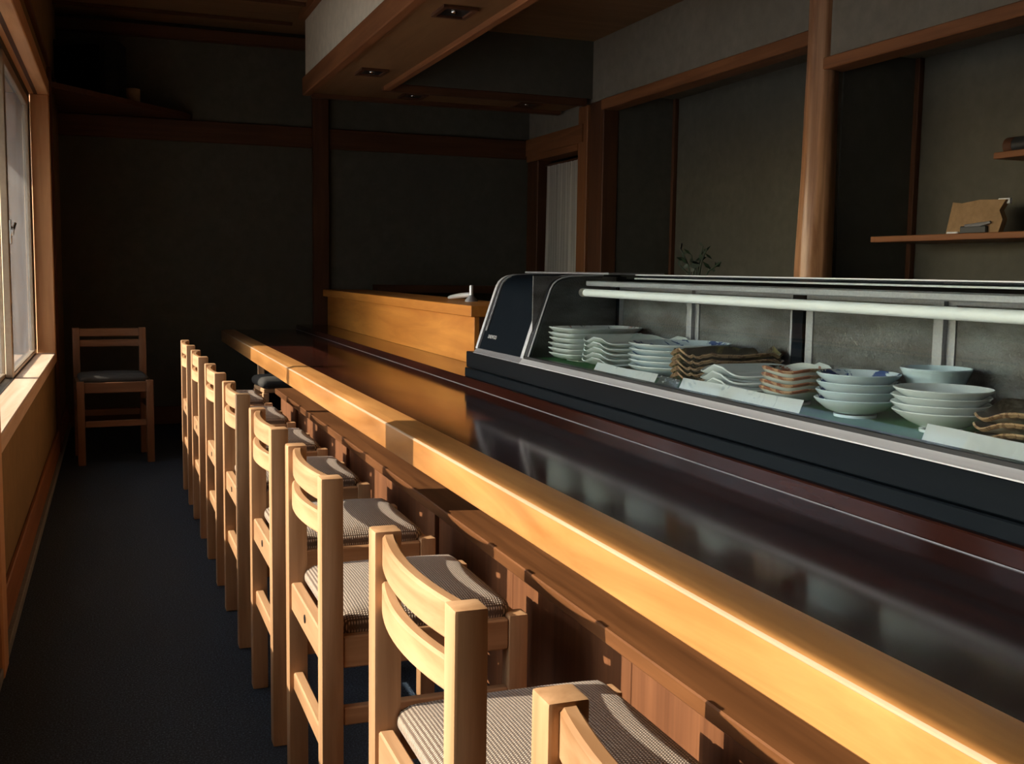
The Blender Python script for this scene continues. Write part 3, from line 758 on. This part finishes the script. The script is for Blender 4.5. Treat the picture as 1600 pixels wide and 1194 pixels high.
# painted rims of the rustic plates are part of their glaze; paper sheets along the front glass
def paper(y0, y1, z0, lab, mat='paper_print', tilt=.03):
    bm = bmesh.new(); n = 10; g = []
    for j in range(n+1):
        yy = y0 + (y1-y0)*j/n; row = []
        for i in range(5):
            u = i/4
            row.append(bm.verts.new((1.4325+.013*u, yy, z0+.0015+tilt*u + .0012*math.sin(yy*17)*u)))
        g.append(row)
    for j in range(n):
        for i in range(4): bm.faces.new((g[j][i], g[j][i+1], g[j+1][i+1], g[j+1][i]))
    bmesh.ops.solidify(bm, geom=bm.faces[:], thickness=.0006)
    c = Vector((1.438, (y0+y1)/2, z0))
    me = finish(bm, 'paper', 60); me.transform(Matrix.Translation(-c))
    return tag(link('paper_sheet', me, mat, None, c), lab, 'paper', 'paper sheets in the display case')
paper(2.66, 3.06, .872, 'white paper sheet leaning inside the glass below the round plates', tilt=.024)
paper(2.535, 2.645, .872, 'small dark printed card between two paper sheets in the case', 'tag_print', tilt=.022)
paper(1.985, 2.52, .872, 'white printed paper sheet inside the glass before the painted bowls', tilt=.030)
paper(1.00, 1.60, .872, 'blank white paper sheet inside the glass before the dark leaf plates', 'paper', tilt=.031)

# ================================================================== SMALL THINGS AROUND THE ROOM
# corner shelf, television and cup high on the left
prism('corner_shelf', [(-.285, 7.22), (-.285, 8.36), (.62, 8.36), (.56, 8.22)], 2.252, 2.285, 'dark_trim_wood_x', None, 20, 'z')
tag(bpy.data.objects['corner_shelf'], 'dark triangular wooden shelf high in the far left corner', 'shelf')
tv = tag(empty('television', (-.045, 8.06, 2.285), R(-36)), 'black box television standing on the corner shelf', 'television')
prism('cabinet', [(-.21, -.17), (.21, -.17), (.21, .02), (.12, .20), (-.12, .20), (-.21, .02)], 0, .40, 'tv_plastic', tv, 20, 'z')
box('screen', -.175, .175, -.178, -.170, .06, .36, 'black_enamel', tv, .004)
box('bezel_strip', -.21, .21, -.176, -.170, .0, .04, 'black_frame', tv)
bm = bmesh.new(); lathe(bm, [(0, 0), (.038, 0), (.045, .02), (.046, .095), (.041, .097), (.040, .02), (0, .012)], 20)
tag(link('cup', finish(bm, 'cup', 40), 'cardboard', None, (.205, 7.94, 2.285)), 'small tan cup on the corner shelf beside the television', 'cup')
# shelves in the near alcove
s1 = tag(empty('wall_shelf', (3.66, 3.2, 1.345)), 'long thin wooden shelf in the near alcove', 'shelf', 'alcove shelves')
box('board', -.17, .19, -2.2, 1.12, 0, .028, 'trim_wood_y', s1, .003)
s2 = tag(empty('wall_shelf', (3.72, 2.9, 1.690)), 'upper wooden shelf at the right picture edge', 'shelf', 'alcove shelves')
box('board', -.13, .13, -1.9, .77, 0, .028, 'trim_wood_y', s2, .003)
# rolled dark mat on the upper shelf
rm = tag(empty('rolled_mat', (3.70, 3.35, 1.718)), 'dark rolled mat lying on the upper alcove shelf', 'mat')
bm = bmesh.new(); add_tube(bm, [(0, .34, .036), (0, -.5, .036)], .036, 18); link('roll', finish(bm, 'roll', 40), 'black_rubber', rm)
bm = bmesh.new(); add_tube(bm, [(0, .346, .036), (0, .30, .036)], .037, 18); link('end_band', finish(bm, 'end_band', 40), 'dark_trim_wood_y', rm)
# torn cardboard packet on the lower shelf
pk = tag(empty('cardboard_packet', (3.62, 3.77, 1.373), R(6)), 'torn brown cardboard packet with black wrapping on the lower shelf', 'packet')
bm = bmesh.new()
pf = [(-.145, .0), (.135, .0), (.150, .06), (.128, .10), (.155, .145), (.02, .150), (-.08, .138), (-.125, .145)]
A = [bm.verts.new((-.03+.10*z, -y, z)) for y, z in pf]; B = [bm.verts.new((.0+.10*z, -y, z)) for y, z in pf]
for i in range(len(pf)):
    j = (i+1) % len(pf); bm.faces.new((A[i], A[j], B[j], B[i]))
bm.faces.new(A); bm.faces.new(B[::-1])
link('cover', finish(bm, 'cover', 30), 'cardboard', pk)
box('black_wrap', -.046, -.031, -.085, .055, .002, .035, 'black_rubber', pk, .004)
box('torn_flap', -.05, -.034, .065, .125, .001, .012, 'paper', pk, .003)
box('torn_flap', .0, .02, -.16, -.10, .128, .152, 'paper', pk, .003)
bm = bmesh.new(); add_tube(bm, [(-.04, .03, .037), (-.04, -.05, .040), (-.036, -.10, .050)], [.006, .010, .005], 8)
link('twist_tie', finish(bm, 'twist_tie', 40), 'dull_steel', pk)
# flowers in a vase behind the case
fv = tag(empty('flower_vase', (2.35, 4.02, .90)), 'dark leafy flower arrangement behind the display case', 'plant')
bm = bmesh.new(); lathe(bm, [(0, 0), (.05, 0), (.065, .06), (.05, .13), (.03, .17), (.036, .19), (.028, .18), (.02, .13), (0, .03)], 24)
link('vase', finish(bm, 'vase', 50), 'black_lacquer', fv)
rn = random.Random(11)
tips = []
for k, (dx, dy, dz) in enumerate(((-.02, .10, .39), (.0, .04, .36), (.02, -.02, .40), (.0, -.08, .385), (.03, -.15, .33), (-.01, .13, .32), (.0, .0, .34))):
    b_ = Vector((0, 0, .15)); e_ = Vector((dx, dy, dz)); mid = (b_+e_)/2 + Vector((0, 0, .05))
    tube('stem', [b_, mid, e_], [.004, .003, .002], 'leaf_green', fv, 6)
    for q in range(5):
        p0 = mid.lerp(e_, q/4.0); ang = rn.uniform(0, 6.28); L = rn.uniform(.03, .06)
        d = Vector((math.cos(ang)*.5, math.sin(ang), rn.uniform(-.5, .6))).normalized(); s_ = d.cross(Vector((1, 0, .2))).normalized()
        bm = bmesh.new(); c0 = p0; pts = [c0, c0+d*L*.5+s_*L*.25, c0+d*L, c0+d*L*.5-s_*L*.25]
        bm.faces.new([bm.verts.new(p) for p in pts]); bmesh.ops.solidify(bm, geom=bm.faces[:], thickness=.001)
        link('leaf', finish(bm, 'leaf', 0), 'leaf_green', fv)
fs = tag(empty('vase_stand', (2.35, 4.02, 0)), 'dark cabinet carrying the flower vase behind the case', 'cabinet')
box('top', -.25, .25, -.45, .45, .87, .90, 'dark_trim_wood_y', fs, .004)
box('carcass', -.23, .23, -.43, .43, 0, .87, 'dark_trim_wood_z', fs, .004)
